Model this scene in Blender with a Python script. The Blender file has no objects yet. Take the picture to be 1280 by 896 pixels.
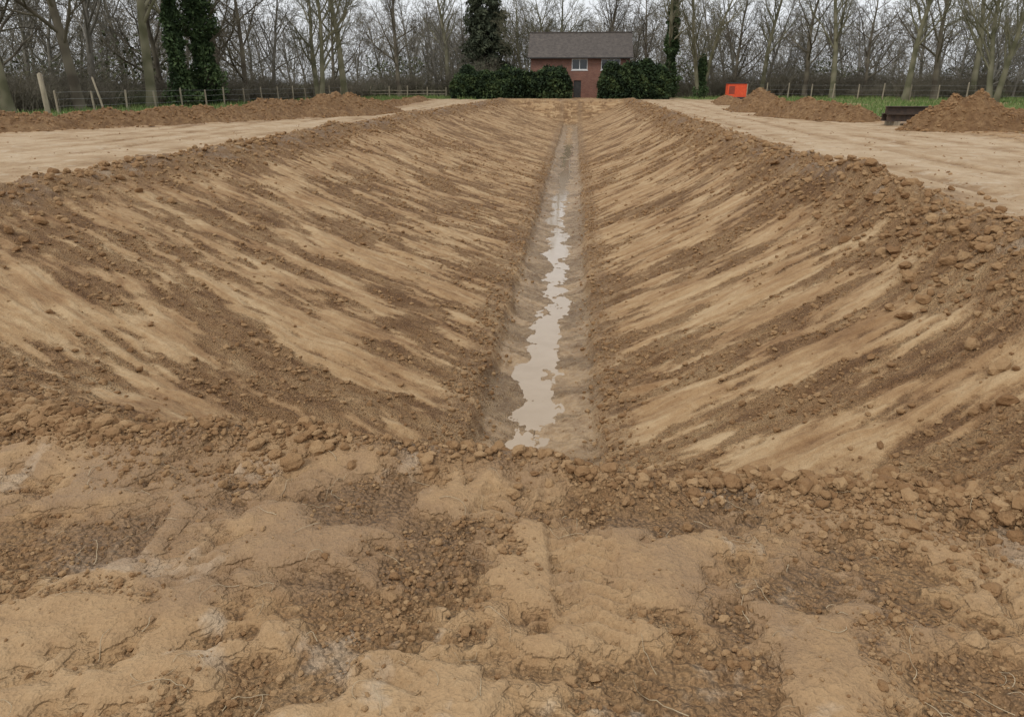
import bpy, math, numpy as np, time
T0=time.time()
rng=np.random.default_rng(7)
scene=bpy.context.scene
F=np.float32

# ------------------------------------------------------------------ noise
def _hash(xi,yi,seed):
    with np.errstate(over='ignore'):
        h=(xi.astype(np.uint32)*np.uint32(374761393)+yi.astype(np.uint32)*np.uint32(668265263)+np.uint32((seed*2246822519)&0xffffffff))
        h=(h^(h>>np.uint32(13)))*np.uint32(1274126177)
        h^=h>>np.uint32(16)
        h=h*np.uint32(2654435761); h^=h>>np.uint32(15)
    return h.astype(np.float64)/4294967296.0
def vnoise(x,y,seed=0):
    x=np.asarray(x,dtype=np.float64)+1000.0; y=np.asarray(y,dtype=np.float64)+1000.0
    xi=np.floor(x).astype(np.int64); yi=np.floor(y).astype(np.int64)
    fx=x-xi; fy=y-yi
    fx=fx*fx*fx*(fx*(fx*6-15)+10); fy=fy*fy*fy*(fy*(fy*6-15)+10)
    a=_hash(xi,yi,seed); b=_hash(xi+1,yi,seed); c=_hash(xi,yi+1,seed); d=_hash(xi+1,yi+1,seed)
    return (a*(1-fx)+b*fx)*(1-fy)+(c*(1-fx)+d*fx)*fy
def fbm(x,y,seed=0,oct=4,gain=.5):
    s=0;a=1;t=0
    for i in range(oct):
        s=s+a*vnoise(x*2**i+i*17.3,y*2**i-i*9.1,seed+i); t+=a; a*=gain
    return s/t
def worley(x,y,cell,seed,prob=.7,rmin=.2,rmax=.5):
    X=np.asarray(x)/cell+500; Y=np.asarray(y)/cell+500
    xi=np.floor(X).astype(np.int64); yi=np.floor(Y).astype(np.int64)
    out=np.zeros_like(X)
    for i in (-1,0,1):
        for j in (-1,0,1):
            cx=xi+i; cy=yi+j
            px=cx+_hash(cx,cy,seed); py=cy+_hash(cx,cy,seed+1)
            r=rmin+(rmax-rmin)*_hash(cx,cy,seed+2)**2
            on=_hash(cx,cy,seed+3)<prob
            d2=((X-px)**2+(Y-py)**2)/(r*r)
            hgt=np.where(on&(d2<1),r*np.sqrt(np.clip(1-d2,0,1)),0)
            out=np.maximum(out,hgt)
    return out*cell
def ss(a,b,x):
    t=np.clip((x-a)/(b-a),0,1); return t*t*(3-2*t)
def smin(a,b,k):
    h=np.clip(.5+.5*(b-a)/k,0,1); return b*(1-h)+a*h-k*h*(1-h)

# ------------------------------------------------------------------ terrain definition
def rims(y):
    XL=-9.5+1.5*ss(30,88,y)+.5*(fbm(y*.35,y*0,11,3)-.5)
    XR=5.1+.9*ss(25,88,y)+.6*(fbm(y*.45,y*0+5,12,4)-.5)
    return XL,XR
def lipN(x):
    return 3.25-.12*np.clip(x,-6,6)+.42*(fbm(x*.8,x*0,13,4)-.5)
def berm_x(y):
    return np.interp(y,[0,20,28.7,33,39.4,47,60,88,130],[-26,-24.5,-22.8,-19.6,-16.2,-14.2,-14.6,-17,-20])
def right_x(y):
    return np.interp(y,[0,27,33,42,56,90,130],[14.5,15.6,16,15.5,15,19,24])
TRK=[(-.9,3.0,-1.15,1.3,.09),(-.45,2.6,-.1,1.2,.08),(.15,2.5,.75,1.3,.07),(-1.9,2.7,-2.3,1.4,.1),(1.2,2.7,1.0,1.2,.1),(-.6,2.75,.5,2.35,.07),(-1.8,2.2,-.6,1.75,.06),(.4,1.9,1.5,1.6,.06),(-.3,2.0,-.7,1.2,.07),(-2.6,2.2,-1.4,2.9,.07),(.5,2.35,1.4,2.6,.06),(-1.0,2.3,-.2,2.75,.06)]
def terrain(x,y,detail=True):
    XL,XR=rims(y); yN=lipN(x)
    xbL=-1.36+.16*(fbm(y*.9,y*0,21,4)-.5); xbR=.58+.16*(fbm(y*.9,y*0+3,22,4)-.5)
    tL=(x-XL)/(xbL-XL); tR=(XR-x)/(XR-xbR)
    dL=2.15*(tL+.07*np.sin(np.pi*np.clip(tL,0,1))); dR=2.15*(tR+.07*np.sin(np.pi*np.clip(tR,0,1)))
    fl=np.clip(np.abs(x+.4)-1.2,0,10)
    dN=(y-yN)*(.78/(1+.24*fl)); dF=(89-y)*.36
    side=np.where(x<-.4,0.,1.)
    d=smin(smin(dL,dR,.25),smin(dN,dF,.25),.35)
    d=-smin(-d,d*0,.10)
    wall=ss(.03,.25,d)
    d=np.minimum(d,2.17)
    ce=np.minimum(np.minimum(x+1.17+.20*(fbm(y*1.3,y*0,31,5,.6)-.5),.40+.20*(fbm(y*1.3,y*0+7,32,5,.6)-.5)-x),np.minimum(y-6.5,82.5-y))
    ce=ce+.12*(fbm(x*5,y*3,33,3)-.5)
    ch=ss(-.10,.12,ce)
    xw=np.interp(y,[6,8,10,13,17,22,30,45,80],[-.60,-.58,-.50,-.36,-.30,-.48,-.40,-.36,-.38])+.15*(fbm(y*.9,y*0+9,41,2)-.5)*2
    z=-d-ch*.30
    bed=.030*np.clip(np.abs(x-xw)/.26,0,3)**1.4-.008*ss(14,9,y)+.105*(fbm(x*2.6,y*1.5,42,5,.6)-.5)+.034*(fbm(x*11,y*9,47,3)-.5)
    z=z+ch*bed
    wv=.5*(fbm(x*.45,y*.45,51,4)-.5)
    uL=(x-.5*y)/1.118; vL=(.5*x+y)/1.118+wv
    uR=(-x-.2*y)/1.02; vR=(-.2*x+y)/1.02+wv+37
    u=np.where(side<.5,uL,uR); v=np.where(side<.5,vL,vR)
    S=fbm(u*.6,v*2.2,52,4,.62)
    S2=fbm(u*1.6,v*7.,57,3)
    patch=fbm(x*.9,y*.9,59,4)
    St=S*.50+S2*.28+patch*.22
    smW=ss(.43,.57,St)
    corner=ss(1.8,.2,(y-yN)-.28*np.clip(np.abs(x+.4)-1.5,0,5)-.4)*ss(-.3,.1,y-yN)*np.maximum(ss(-2.3,-3.3,x+.3*(y-yN)),ss(1.5,2.6,x))
    corner=np.maximum(corner,ss(1.6,2.8,x)*ss(-.65,-.05,y-yN+.5*(fbm(x*1.5,y*1.5,55,3)-.5))*ss(4.0,1.6,y-yN))
    rimr=ss(1.6,.2,np.abs(x-XL))+ss(1.6,.2,np.abs(x-XR))
    rimr=np.clip(rimr,0,1)*ss(yN,yN+1,y)
    toe=ss(.45,.0,np.minimum(np.abs(x-xbL),np.abs(x-xbR)))*wall
    cmod=.5+.5*ss(.38,.6,fbm(x*1.6,y*1.6,54,3))
    smW=smW*(1-.85*corner*cmod)*(1-.8*rimr*cmod)*(1-.5*toe)
    G=fbm(x*2.2,y*2.8,61,5,.62)
    wander=fbm(x*5.6+3*G,y*5.2,66,4)
    Gm=G+.4*(wander-.5)
    smG=ss(.38,.50,Gm)
    lipr=ss(.36,.10,np.abs(y-yN-.02))*ss(XL-.5,XL+1,x)*ss(XR+.5,XR-1,x)
    tr=0
    for (ax,ay,bx,by,w) in TRK:
        L2=(bx-ax)**2+(by-ay)**2
        t=np.clip(((x-ax)*(bx-ax)+(y-ay)*(by-ay))/L2,0,1)
        dd=np.hypot(x-ax-t*(bx-ax)+.2*(fbm(x*2,y*2,71,3)-.5)*2,y-ay-t*(by-ay)+.2*(fbm(x*2,y*2,72,3)-.5)*2)
        tr=np.maximum(tr,ss(w*1.3,w*.2,dd)*ss(.34,.50,fbm(x*3,y*3,73,2)))
    smG=smG*(1-.8*lipr*cmod)*(1-.7*tr)
    pr=0; prm=0
    for (cx_,w,a_,ph) in ((-1.35,.16,.18,0),(.12,.15,-.12,.02),(1.75,.17,.1,.03),(-2.9,.2,.3,.01),(-.45,.13,.25,.03),(.95,.14,-.2,.0)):
        xc=cx_+a_*(y-2.2); m=ss(w,w*.8,np.abs(x-xc))*ss(.42,.50,fbm(x*1.6+cx_,y*1.6,75,3))
        prm=np.maximum(prm,m)
        pr=np.maximum(pr,m*ss(-.3,.4,np.sin((y+.5*np.abs(x-xc)+ph)*2*np.pi/.08)))
    pr=pr*ss(3.3,3.0,y); prm=prm*ss(3.3,3.0,y)
    track=np.clip(ss(XL-.6,XL-2.0,x+.9*(fbm(x*.8,y*.5,76,4)-.5))*ss(berm_x(y)+.2,berm_x(y)+2.2,x+.8*(fbm(x*.8,y*.8,77,3)-.5))+ss(XR+.5,XR+1.9,x+.9*(fbm(x*.8,y*.5,78,4)-.5))*ss(right_x(y)-.2,right_x(y)-1.9,x),0,1)*ss(3.5,6.5,y)*ss(110,94,y)
    rut=0
    for k_,xc in enumerate((-11.9,-13.9,-15.6,-17.7,7.3,9.2,10.4,12.4)):
        xr_=xc+1.3*(fbm(y*.07,y*0+k_//2*7,79,3)-.5)
        rut=np.maximum(rut,ss(.34,.16,np.abs(x-xr_))*(.35+.65*ss(.35,.6,fbm(x*.3+k_,y*.25,80,2))))
    rut=rut*track
    grass=np.clip(ss(berm_x(y)-.3,berm_x(y)-2.,x)+ss(right_x(y)+.6,right_x(y)+2.4,x)*ss(26,32,y),0,1)
    grass=np.maximum(grass,ss(91,95,y)*ss(9,12,np.abs(x-2)))
    grass=grass*ss(.30,.48,fbm(x*.4,y*.4,81,4))
    smooth=smW*wall+(1-wall)*np.maximum(smG,track*.9)*(1-.7*rimr)
    bl=np.exp(-((x-XL+.25)/.6)**2)*(.02+.30*fbm(y*.55,x*.3,91,4)**1.5)
    br=np.exp(-((x-XR-.2)/.5)**2)*(.0+.40*fbm(y*.6,x*.3+8,92,4)**1.6)
    br=br+.27*np.exp(-((x-5.2)/.5)**2-((y-14.)/1.6)**2)+.18*np.exp(-((x-5.1)/.7)**2-((y-7.6)/1.2)**2)
    bl=bl*ss(4,7,y); br=br*ss(3.5,5,y)
    bn=np.exp(-((y-yN+.02)/.15)**2)*(.02+.12*fbm(x*1.6,y*1.2,93,4)**1.3)*ss(-9,-7,x)*ss(6.5,4.5,x)
    z=z+(bl+br)*ss(95,88,y)+bn
    far=ss(40,10,y)
    z=z+wall*(1-ch)*((St-.5)*.30+far*.06*ss(.50,.46,St)*(fbm(u*4,v*7,58,3)))+.03*(fbm(x*.25,y*.25,101,3)-.5)
    plate=.5*ss(.46,.475,Gm)+.5*ss(.55,.565,Gm)
    z=z+(1-wall)*(1-track)*(.085*(G-.5)+.045*(wander-.5)+.030*plate*(1-.9*tr)*(1-.6*prm)-.022*pr+.014*tr)
    z=z-track*(.03*fbm(x*4,y*.3,103,3)+.03*fbm(x*1.7,y*1.2,104,3)+.05*rut)
    lump=np.clip(corner+rimr+.3*lipr,0,1)
    if detail:
        rough=np.clip(1-smooth,0,1)*(1-ch*.6)
        near=y<34
        add=np.zeros_like(z)
        xx=x[near];yy=y[near];rr=rough[near];cc=np.clip(corner+rimr+.6*lipr,0,1)[near]
        cl=ss(.38,.58,fbm(xx*2.2,yy*2.2,205,3))
        gr=.65+.35*wall[near]
        a=worley(xx,yy,.05,201,.85,.25,.5)*(.30+.70*cl)*.9*gr+worley(xx,yy,.12,211,.55,.12,.48)*.7*(.25*gr+.75*np.maximum(cc,cl*.6*wall[near]))+worley(xx,yy,.28,221,.45,.1,.42)*.55*np.maximum(cc,.35*wall[near])
        a=a+worley(xx,yy,.7,226,.5,.1,.36)*.35*ss(1.0,.2,np.abs(xx-XR[near]))*ss(4,6,yy)
        a=a*rr*ss(34,20,yy)
        a=a+(.014*rr+.006)*(fbm(xx*20,yy*20,231,3)-.5)
        add[near]=a
        z=z+add+lump*(.13*(fbm(x*1.7,y*1.7,243,3)-.5)+.12*(fbm(x*4,y*4,241,4)-.5))
    wet_shade=np.clip(ch*1.0+toe*.3,0,1)  # wet channel, plus shade painted along the foot of the walls
    chalk=fbm(x*2.6,y*2.6,260,5,.65)
    var=fbm(x*1.2,y*1.2,265,4,.6)-.30*rut
    return dict(z=z,smooth=smooth,wall=wall,wet_shade=wet_shade,grass=grass,track=track,ch=ch,u=u,v=v,tr=tr,d=d,plate=plate*(1-wall),chalk=chalk,var=var)

# ------------------------------------------------------------------ mesh helpers
def new_mesh(name,verts,faces,mat=None,smooth=True,attrs=None,parent=None):
    verts=np.asarray(verts,dtype=F).reshape(-1,3); faces=np.asarray(faces,dtype=np.int32)
    n=faces.shape[1]; me=bpy.data.meshes.new(name)
    me.vertices.add(len(verts)); me.vertices.foreach_set('co',verts.ravel())
    me.loops.add(faces.size); me.loops.foreach_set('vertex_index',faces.ravel())
    me.polygons.add(len(faces)); me.polygons.foreach_set('loop_start',np.arange(0,faces.size,n,dtype=np.int32))
    me.update(calc_edges=True)
    me.polygons.foreach_set('use_smooth',np.full(len(faces),smooth,dtype=bool))
    if attrs:
        for k,a in attrs.items():
            a=np.asarray(a,dtype=F)
            if a.ndim==1:
                at=me.attributes.new(k,'FLOAT','POINT'); at.data.foreach_set('value',a)
            else:
                at=me.attributes.new(k,'FLOAT_VECTOR','POINT'); at.data.foreach_set('vector',a.ravel())
    if mat: me.materials.append(mat)
    ob=bpy.data.objects.new(name,me); scene.collection.objects.link(ob)
    if parent: ob.parent=parent
    return ob
def empty(name,loc=(0,0,0)):
    e=bpy.data.objects.new(name,None); e.location=loc; e.empty_display_size=.3; scene.collection.objects.link(e); return e
BOXF=np.array([[0,3,2,1],[4,5,6,7],[0,1,5,4],[1,2,6,5],[2,3,7,6],[3,0,4,7]])
def boxv(x0,x1,y0,y1,z0,z1):
    return np.array([[x0,y0,z0],[x1,y0,z0],[x1,y1,z0],[x0,y1,z0],[x0,y0,z1],[x1,y0,z1],[x1,y1,z1],[x0,y1,z1]],dtype=float)
def boxes(name,lst,mat,parent=None,smooth=False):
    V=[];Fa=[];o=0
    for b in lst:
        V.append(boxv(*b));Fa.append(BOXF+o);o+=8
    return new_mesh(name,np.concatenate(V),np.concatenate(Fa),mat,smooth,parent=parent)

# ------------------------------------------------------------------ node helpers
class NT:
    def __init__(s,name):
        s.m=bpy.data.materials.new(name); s.m.use_nodes=True; s.t=s.m.node_tree; s.n=s.t.nodes; s.l=s.t.links
        s.b=s.n['Principled BSDF']
    def link(s,a,b): s.l.new(a,b)
    def attr(s,k,vec=False):
        a=s.n.new('ShaderNodeAttribute'); a.attribute_name=k; return a.outputs['Vector' if vec else 'Fac']
    def coord(s):
        return s.n.new('ShaderNodeTexCoord').outputs['Object']
    def mapping(s,v,scale):
        m=s.n.new('ShaderNodeMapping'); m.inputs['Scale'].default_value=scale; s.link(v,m.inputs['Vector']); return m.outputs[0]
    def noise(s,v,scale,detail=4,rough=.5,dist=0):
        t=s.n.new('ShaderNodeTexNoise'); t.inputs['Scale'].default_value=scale; t.inputs['Detail'].default_value=detail
        t.inputs['Roughness'].default_value=rough; t.inputs['Distortion'].default_value=dist
        s.link(v,t.inputs['Vector']); return t.outputs['Fac']
    def voro(s,v,scale,out='Distance'):
        t=s.n.new('ShaderNodeTexVoronoi'); t.inputs['Scale'].default_value=scale; s.link(v,t.inputs['Vector']); return t.outputs[out]
    def math(s,op,a,b=0.,clamp=False):
        m=s.n.new('ShaderNodeMath'); m.operation=op; m.use_clamp=clamp
        for i,q in enumerate((a,b)):
            if isinstance(q,(int,float)): m.inputs[i].default_value=q
            else: s.link(q,m.inputs[i])
        return m.outputs[0]
    def mrange(s,v,a,b,c=0,d=1):
        m=s.n.new('ShaderNodeMapRange'); s.link(v,m.inputs[0])
        for i,q in enumerate((a,b,c,d)): m.inputs[i+1].default_value=q
        return m.outputs[0]
    def mix(s,f,a,b,mode='MIX'):
        m=s.n.new('ShaderNodeMix'); m.data_type='RGBA'; m.blend_type=mode
        for i,q in ((0,f),(6,a),(7,b)):
            if isinstance(q,(int,float)): m.inputs[i].default_value=q
            elif isinstance(q,tuple): m.inputs[i].default_value=(*q,1)
            else: s.link(q,m.inputs[i])
        return m.outputs[2]
    def ramp(s,v,stops):
        r=s.n.new('ShaderNodeValToRGB'); e=r.color_ramp.elements
        while len(e)<len(stops): e.new(.5)
        for i,(p,c) in enumerate(stops): e[i].position=p; e[i].color=(*c,1)
        s.link(v,r.inputs[0]); return r.outputs[0]
    def bump(s,h,strength,dist,nrm=None):
        b=s.n.new('ShaderNodeBump'); b.inputs['Strength'].default_value=strength; b.inputs['Distance'].default_value=dist
        s.link(h,b.inputs['Height'])
        if nrm: s.link(nrm,b.inputs['Normal'])
        return b.outputs[0]
    def scale(s,col,f):
        vm=s.n.new('ShaderNodeVectorMath'); vm.operation='SCALE'; s.link(col,vm.inputs[0]); s.link(f,vm.inputs['Scale']); return vm.outputs[0]
    def fin(s,col=None,rough=None,nrm=None,spec=.3):
        for k,q in (('Base Color',col),('Roughness',rough),('Normal',nrm)):
            if q is None: continue
            if isinstance(q,(int,float)): s.b.inputs[k].default_value=q
            elif isinstance(q,tuple): s.b.inputs[k].default_value=(*q,1)
            else: s.link(q,s.b.inputs[k])
        s.b.inputs['Specular IOR Level'].default_value=spec
        return s.m

def soil_material():
    s=NT('excavated_soil'); co=s.coord()
    sm=s.attr('smooth'); wall=s.attr('wall'); wet_shade=s.attr('wet_shade'); grass=s.attr('grass'); track=s.attr('track'); suv=s.attr('suv',True)
    var=s.attr('var'); chalk=s.attr('chalk'); plate=s.attr('plate')
    inv=s.math('SUBTRACT',1.,wall)
    n2=s.noise(co,9,4,.72); n3=s.noise(co,75,1,.6)
    st=s.noise(suv,1.3,4,.65,.3)
    n2c=s.math('SUBTRACT',n2,.5)
    sme=s.mrange(s.math('ADD',sm,s.math('MULTIPLY',n2c,1.0)),.20,.80)
    v=s.math('ADD',s.math('MULTIPLY',sme,s.math('ADD',.14,s.math('MULTIPLY',wall,.17))),s.math('ADD',.30,s.math('MULTIPLY',inv,.04)))
    v=s.math('ADD',v,s.math('MULTIPLY',n2c,.75))
    v=s.math('ADD',v,s.math('MULTIPLY',s.math('MULTIPLY',s.math('SUBTRACT',st,.5),wall),1.8))
    v=s.math('ADD',v,s.math('MULTIPLY',s.math('SUBTRACT',var,.5),.7),True)
    col=s.ramp(v,[(0,(.18,.096,.043)),(.3,(.27,.156,.073)),(.62,(.355,.224,.112)),(1,(.455,.318,.178))])
    ple=s.mrange(s.math('ADD',plate,s.math('MULTIPLY',n2c,.8)),.45,.6)
    col=s.mix(s.math('MULTIPLY',s.math('MULTIPLY',ple,sme),s.math('MULTIPLY',inv,.20)),col,(.43,.30,.175))
    wb=s.noise(s.mapping(co,(1.7,.06,0)),1,2,.7)
    tv=s.math('ADD',s.math('MULTIPLY',n2,.45),s.math('ADD',s.math('MULTIPLY',var,.60),s.math('MULTIPLY',wb,.45)))
    rd=s.ramp(tv,[(.48,(.27,.170,.088)),(.66,(.375,.258,.148)),(.88,(.47,.35,.225))])
    col=s.mix(s.math('MULTIPLY',track,.9),col,rd)
    ch=s.mrange(s.math('ADD',chalk,s.math('MULTIPLY',n2c,.25)),.63,.72)
    ch=s.math('MULTIPLY',s.math('MULTIPLY',ch,inv),.35)
    col=s.mix(ch,col,(.54,.45,.34))
    dampm=s.math('MULTIPLY',s.math('MULTIPLY',s.mrange(s.math('ADD',var,s.math('MULTIPLY',n2c,.2)),.50,.38),inv),s.math('SUBTRACT',1.,track))
    col=s.mix(s.math('MULTIPLY',dampm,.5),col,(.245,.152,.080))
    col=s.scale(col,s.mix(sme,s.mrange(n3,.3,.7,.72,1.14),s.mrange(n3,.3,.7,.90,1.06)))
    wet_shade_n=s.math('MULTIPLY',wet_shade,s.mrange(n2,.3,.55,.5,1.),True)
    col=s.mix(wet_shade_n,col,s.mix(s.mrange(s.math('ADD',s.math('MULTIPLY',n2,.6),s.math('MULTIPLY',chalk,.4)),.35,.62),(.19,.118,.060),(.37,.25,.138)))  # darker colour for the wet bed and the painted shade at wall toes
    gcol=s.ramp(s.math('ADD',s.math('MULTIPLY',n2,.5),s.math('MULTIPLY',chalk,.5)),[(.35,(.17,.15,.07)),(.5,(.11,.16,.045)),(.7,(.14,.21,.06))])
    col=s.mix(grass,col,gcol)
    rough=s.math('SUBTRACT',.93,s.math('ADD',s.math('MULTIPLY',wet_shade_n,.52),s.math('MULTIPLY',dampm,.36)))
    cr=s.math('MULTIPLY',s.voro(co,42),s.math('SUBTRACT',1.05,sme))
    n3h=s.math('MULTIPLY',n3,s.math('SUBTRACT',.45,s.math('MULTIPLY',sme,.30)))
    h=s.math('SUBTRACT',s.math('ADD',s.math('MULTIPLY',n2,1.25),n3h),s.math('MULTIPLY',cr,1.1))
    h=s.math('ADD',h,s.math('MULTIPLY',s.math('MULTIPLY',st,wall),1.8))
    h=s.math('ADD',h,s.math('MULTIPLY',ple,.30))
    nr=s.bump(h,.9,.035)
    return s.fin(col,rough,nr,.28)
def clod_material():
    s=NT('soil_clod'); co=s.coord(); r=s.attr('rnd')
    n=s.noise(co,30,3,.7)
    v=s.math('ADD',s.math('MULTIPLY',r,.7),s.math('MULTIPLY',s.math('SUBTRACT',n,.35),.7),True)
    col=s.ramp(v,[(0,(.19,.102,.046)),(.5,(.275,.164,.080)),(.88,(.355,.230,.120)),(1,(.46,.35,.24))])
    return s.fin(col,.95,s.bump(n,.8,.02),.15)
def simple(name,c1,c2,scale=8,rough=.85,bump=.3,bd=.02,spec=.3,stretch=(1,1,1)):
    s=NT(name); co=s.mapping(s.coord(),stretch); n=s.noise(co,scale,4,.65)
    return s.fin(s.mix(s.mrange(n,.3,.7),c1,c2),rough,s.bump(n,bump,bd) if bump>0 else None,spec)
def flat(name,c1,c2,rough=.95):
    s=NT(name); n=s.noise(s.coord(),.8,1,.5)
    return s.fin(s.mix(s.mrange(n,.35,.65),c1,c2),rough,None,.15)
def leaf_mat(name,c1,c2,c3):
    s=NT(name); r=s.attr('rnd'); col=s.ramp(r,[(0,c1),(.5,c2),(1,c3)])
    return s.fin(col,.75,None,.2)
M_soil=soil_material(); M_clod=clod_material()

# ------------------------------------------------------------------ terrain mesh
def axis(lo,hi,c,fine,growth):
    a=[c]
    while a[-1]<hi: a.append(a[-1]+fine+growth*(a[-1]-c))
    b=[c]
    while b[-1]>lo: b.append(b[-1]-fine-growth*(c-b[-1]))
    return np.array(b[::-1][:-1]+a)
gx=axis(-62,62,0,.0100,.0046)
ya=[1.1]
while ya[-1]<118: ya.append(ya[-1]+.0095+.0044*(ya[-1]-1.1))
yb=[1.1]
while yb[-1]>-12: yb.append(yb[-1]-.03-.15*(1.1-yb[-1]))
gy=np.array(yb[::-1][:-1]+ya)
nx,ny=len(gx),len(gy)
GX,GY=np.meshgrid(gx,gy)
x=GX.ravel(); y=GY.ravel()
R=terrain(x,y)
z=R['z']
suv=np.stack([R['u']*.7,R['v']*3.4,np.where(x<-.4,0.,9.)],1)
idx=np.arange(nx*ny).reshape(ny,nx)
quads=np.stack([idx[:-1,:-1],idx[:-1,1:],idx[1:,1:],idx[1:,:-1]],-1).reshape(-1,4)
lab_v=np.where((R['wall']>.4),1,np.where(R['track']>.5,2,0))
lab=lab_v[quads[:,0]]
V=np.stack([x,y,z],1)
for code,nm in ((0,'ground'),(1,'trench'),(2,'dirt_track')):
    q=quads[lab==code]
    used=np.unique(q); remap=np.full(nx*ny,-1,dtype=np.int64); remap[used]=np.arange(len(used))
    at={k:R[k][used] for k in ('smooth','wall','wet_shade','grass','track','plate','chalk','var')}; at['suv']=suv[used]
    new_mesh(nm,V[used],remap[q],M_soil,True,at)
x0,x1,y0,y1=gx[0],gx[-1],gy[0],gy[-1]
M_field=simple('field_grass',(.12,.14,.055),(.17,.18,.08),.6,.95,.4,.1)
B=900
fv=[];ff=[];o=0
for (a,b,c,d) in ((-B,B,-B,y0+.3),(-B,B,y1-.3,B),(-B,x0+.3,y0+.3,y1-.3),(x1-.3,B,y0+.3,y1-.3)):
    fv+= [[a,c,-.03],[b,c,-.03],[b,d,-.03],[a,d,-.03]]; ff.append([o,o+1,o+2,o+3]); o+=4
new_mesh('field',fv,ff,M_field,False)

def water_mat():
    s=NT('muddy_water'); co=s.coord()
    n=s.noise(co,2.5,3,.5)
    col=s.mix(n,(.31,.225,.14),(.43,.33,.23))
    s.b.inputs['IOR'].default_value=1.33
    return s.fin(col,.05,s.bump(s.noise(co,14,2,.5),.06,.01),.65)
wy=np.linspace(6.6,82,400); wx=np.array([-1.12,.36])
WX,WY=np.meshgrid(wx,wy); wi=np.arange(800).reshape(400,2)
wq=np.stack([wi[:-1,0],wi[:-1,1],wi[1:,1],wi[1:,0]],-1)
new_mesh('puddle_water',np.stack([WX.ravel(),WY.ravel(),np.full(800,-2.443)],1),wq,water_mat(),True)

# ------------------------------------------------------------------ clods
def ico(sub):
    import bmesh
    bm=bmesh.new(); bmesh.ops.create_icosphere(bm,subdivisions=sub,radius=1)
    v=np.array([q.co[:] for q in bm.verts]); f=np.array([[w.index for w in p.verts] for p in bm.faces]); bm.free(); return v,f
def rand_rot(n):
    q=rng.normal(size=(n,4)); q/=np.linalg.norm(q,axis=1)[:,None]; w,X,Y,Z=q.T
    return np.stack([np.stack([1-2*(Y*Y+Z*Z),2*(X*Y-Z*w),2*(X*Z+Y*w)],-1),np.stack([2*(X*Y+Z*w),1-2*(X*X+Z*Z),2*(Y*Z-X*w)],-1),np.stack([2*(X*Z-Y*w),2*(Y*Z+X*w),1-2*(X*X+Y*Y)],-1)],-2)
def templates(sub,n=12,amp=.38):
    v,f=ico(sub); out=[]
    for i in range(n):
        w=v.copy()
        for k in range(8):
            d=rng.normal(size=3); d/=np.linalg.norm(d); c=rng.uniform(.6,.95)
            t=w@d; w=w-np.outer(np.clip(t-c,0,None)*.7,d)
        ph=rng.uniform(0,6,6)
        rr=1+amp*.4*(np.sin(w[:,0]*3.1+ph[0])*np.cos(w[:,1]*3.7+ph[1])+.7*np.sin(w[:,2]*6.3+ph[2])*np.cos(w[:,0]*5.7+ph[1])+.45*np.sin(w[:,1]*11+ph[3])*np.cos(w[:,2]*9+ph[4]))+rng.normal(0,amp*.13,len(w))
        out.append(w*rr[:,None])
    return np.array(out),f
def clods(name,px,py,r,sub,zfun=None,sink=.25,mat=None,light=None,smooth=False):
    n=len(px); 
    zz=terrain(px,py)['z'] if zfun is None else zfun(px,py)
    TV,f=templates(sub); k=rng.integers(0,len(TV),n)
    P=TV[k]*(rng.uniform(.6,1.15,(n,1,3)))
    P=np.einsum('nij,nvj->nvi',rand_rot(n),P)
    P[:,:,2]*=.75
    P*=r[:,None,None]
    P+=np.stack([px,py,zz+r*(.75-sink)*.6],1)[:,None,:]
    nv=TV.shape[1]
    fa=(f[None]+(np.arange(n)*nv)[:,None,None]).reshape(-1,3)
    rn=np.repeat(rng.uniform(0,1,n) if light is None else light,nv)
    return new_mesh(name,P.reshape(-1,3),fa,mat or M_clod,smooth,{'rnd':rn})
def psize(n,a,b,p=3.):
    u=rng.uniform(0,1,n); return a*(1+u*((b/a)**(1-p)-1))**(1/(1-p))
cx=[];cy=[];cr=[]
def addc(X,Y,r,clump=0.,f=1.5):
    if clump>0:
        k=rng.uniform(0,1,len(X))<(1-clump)+clump*ss(.42,.62,fbm(X*f,Y*f,333,3)); X=X[k];Y=Y[k];r=r[k]
    cx.append(X);cy.append(Y);cr.append(r)
n=12000; X=rng.uniform(-4.2,3.5,n); addc(X,lipN(X)+rng.normal(-.02,.10,n),psize(n,.005,.038,2.2),.6)
n=420; X=rng.uniform(-4.2,2.4,n); addc(X,lipN(X)+rng.normal(-.02,.10,n),rng.uniform(.02,.052,n),.8)
n=15000; X=rng.uniform(-8,-2.5,n); Y=lipN(X)+np.abs(rng.normal(0,.75,n))-.1; addc(X,Y,psize(n,.008,.065,2.3),.6)
n=18000; X=rng.uniform(1.9,7,n); Y=lipN(X)-.25+np.abs(rng.normal(0,1.1,n)); addc(X,Y,psize(n,.007,.065,2.4),.7)
n=6000; X=rng.uniform(-3.2,-1.4,n); Y=lipN(X)-np.abs(rng.normal(0,.22,n)); addc(X,Y,psize(n,.005,.026,2.5),.85)
n=4000; X=rng.uniform(.9,2.6,n); Y=lipN(X)-np.abs(rng.normal(0,.3,n)); addc(X,Y,psize(n,.005,.026,2.5),.85)
n=130000; X=rng.uniform(-4,4,n); Y=1.0+2.6*rng.uniform(0,1,n)**1.2
q=terrain(X,Y,False); keep=rng.uniform(0,1,n)<(.014+.55*(1-q['smooth'])**1.5*(.05+ss(.46,.62,fbm(X*2.8,Y*2.8,301,4)))+.50*q['tr'])
X=X[keep];Y=Y[keep]; addc(X,Y,psize(len(X),.0035,.022,2.3))
n=100000; Y=4+36*rng.uniform(0,1,n)**1.7; X=rng.uniform(-9.6,5.6,n)
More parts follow.
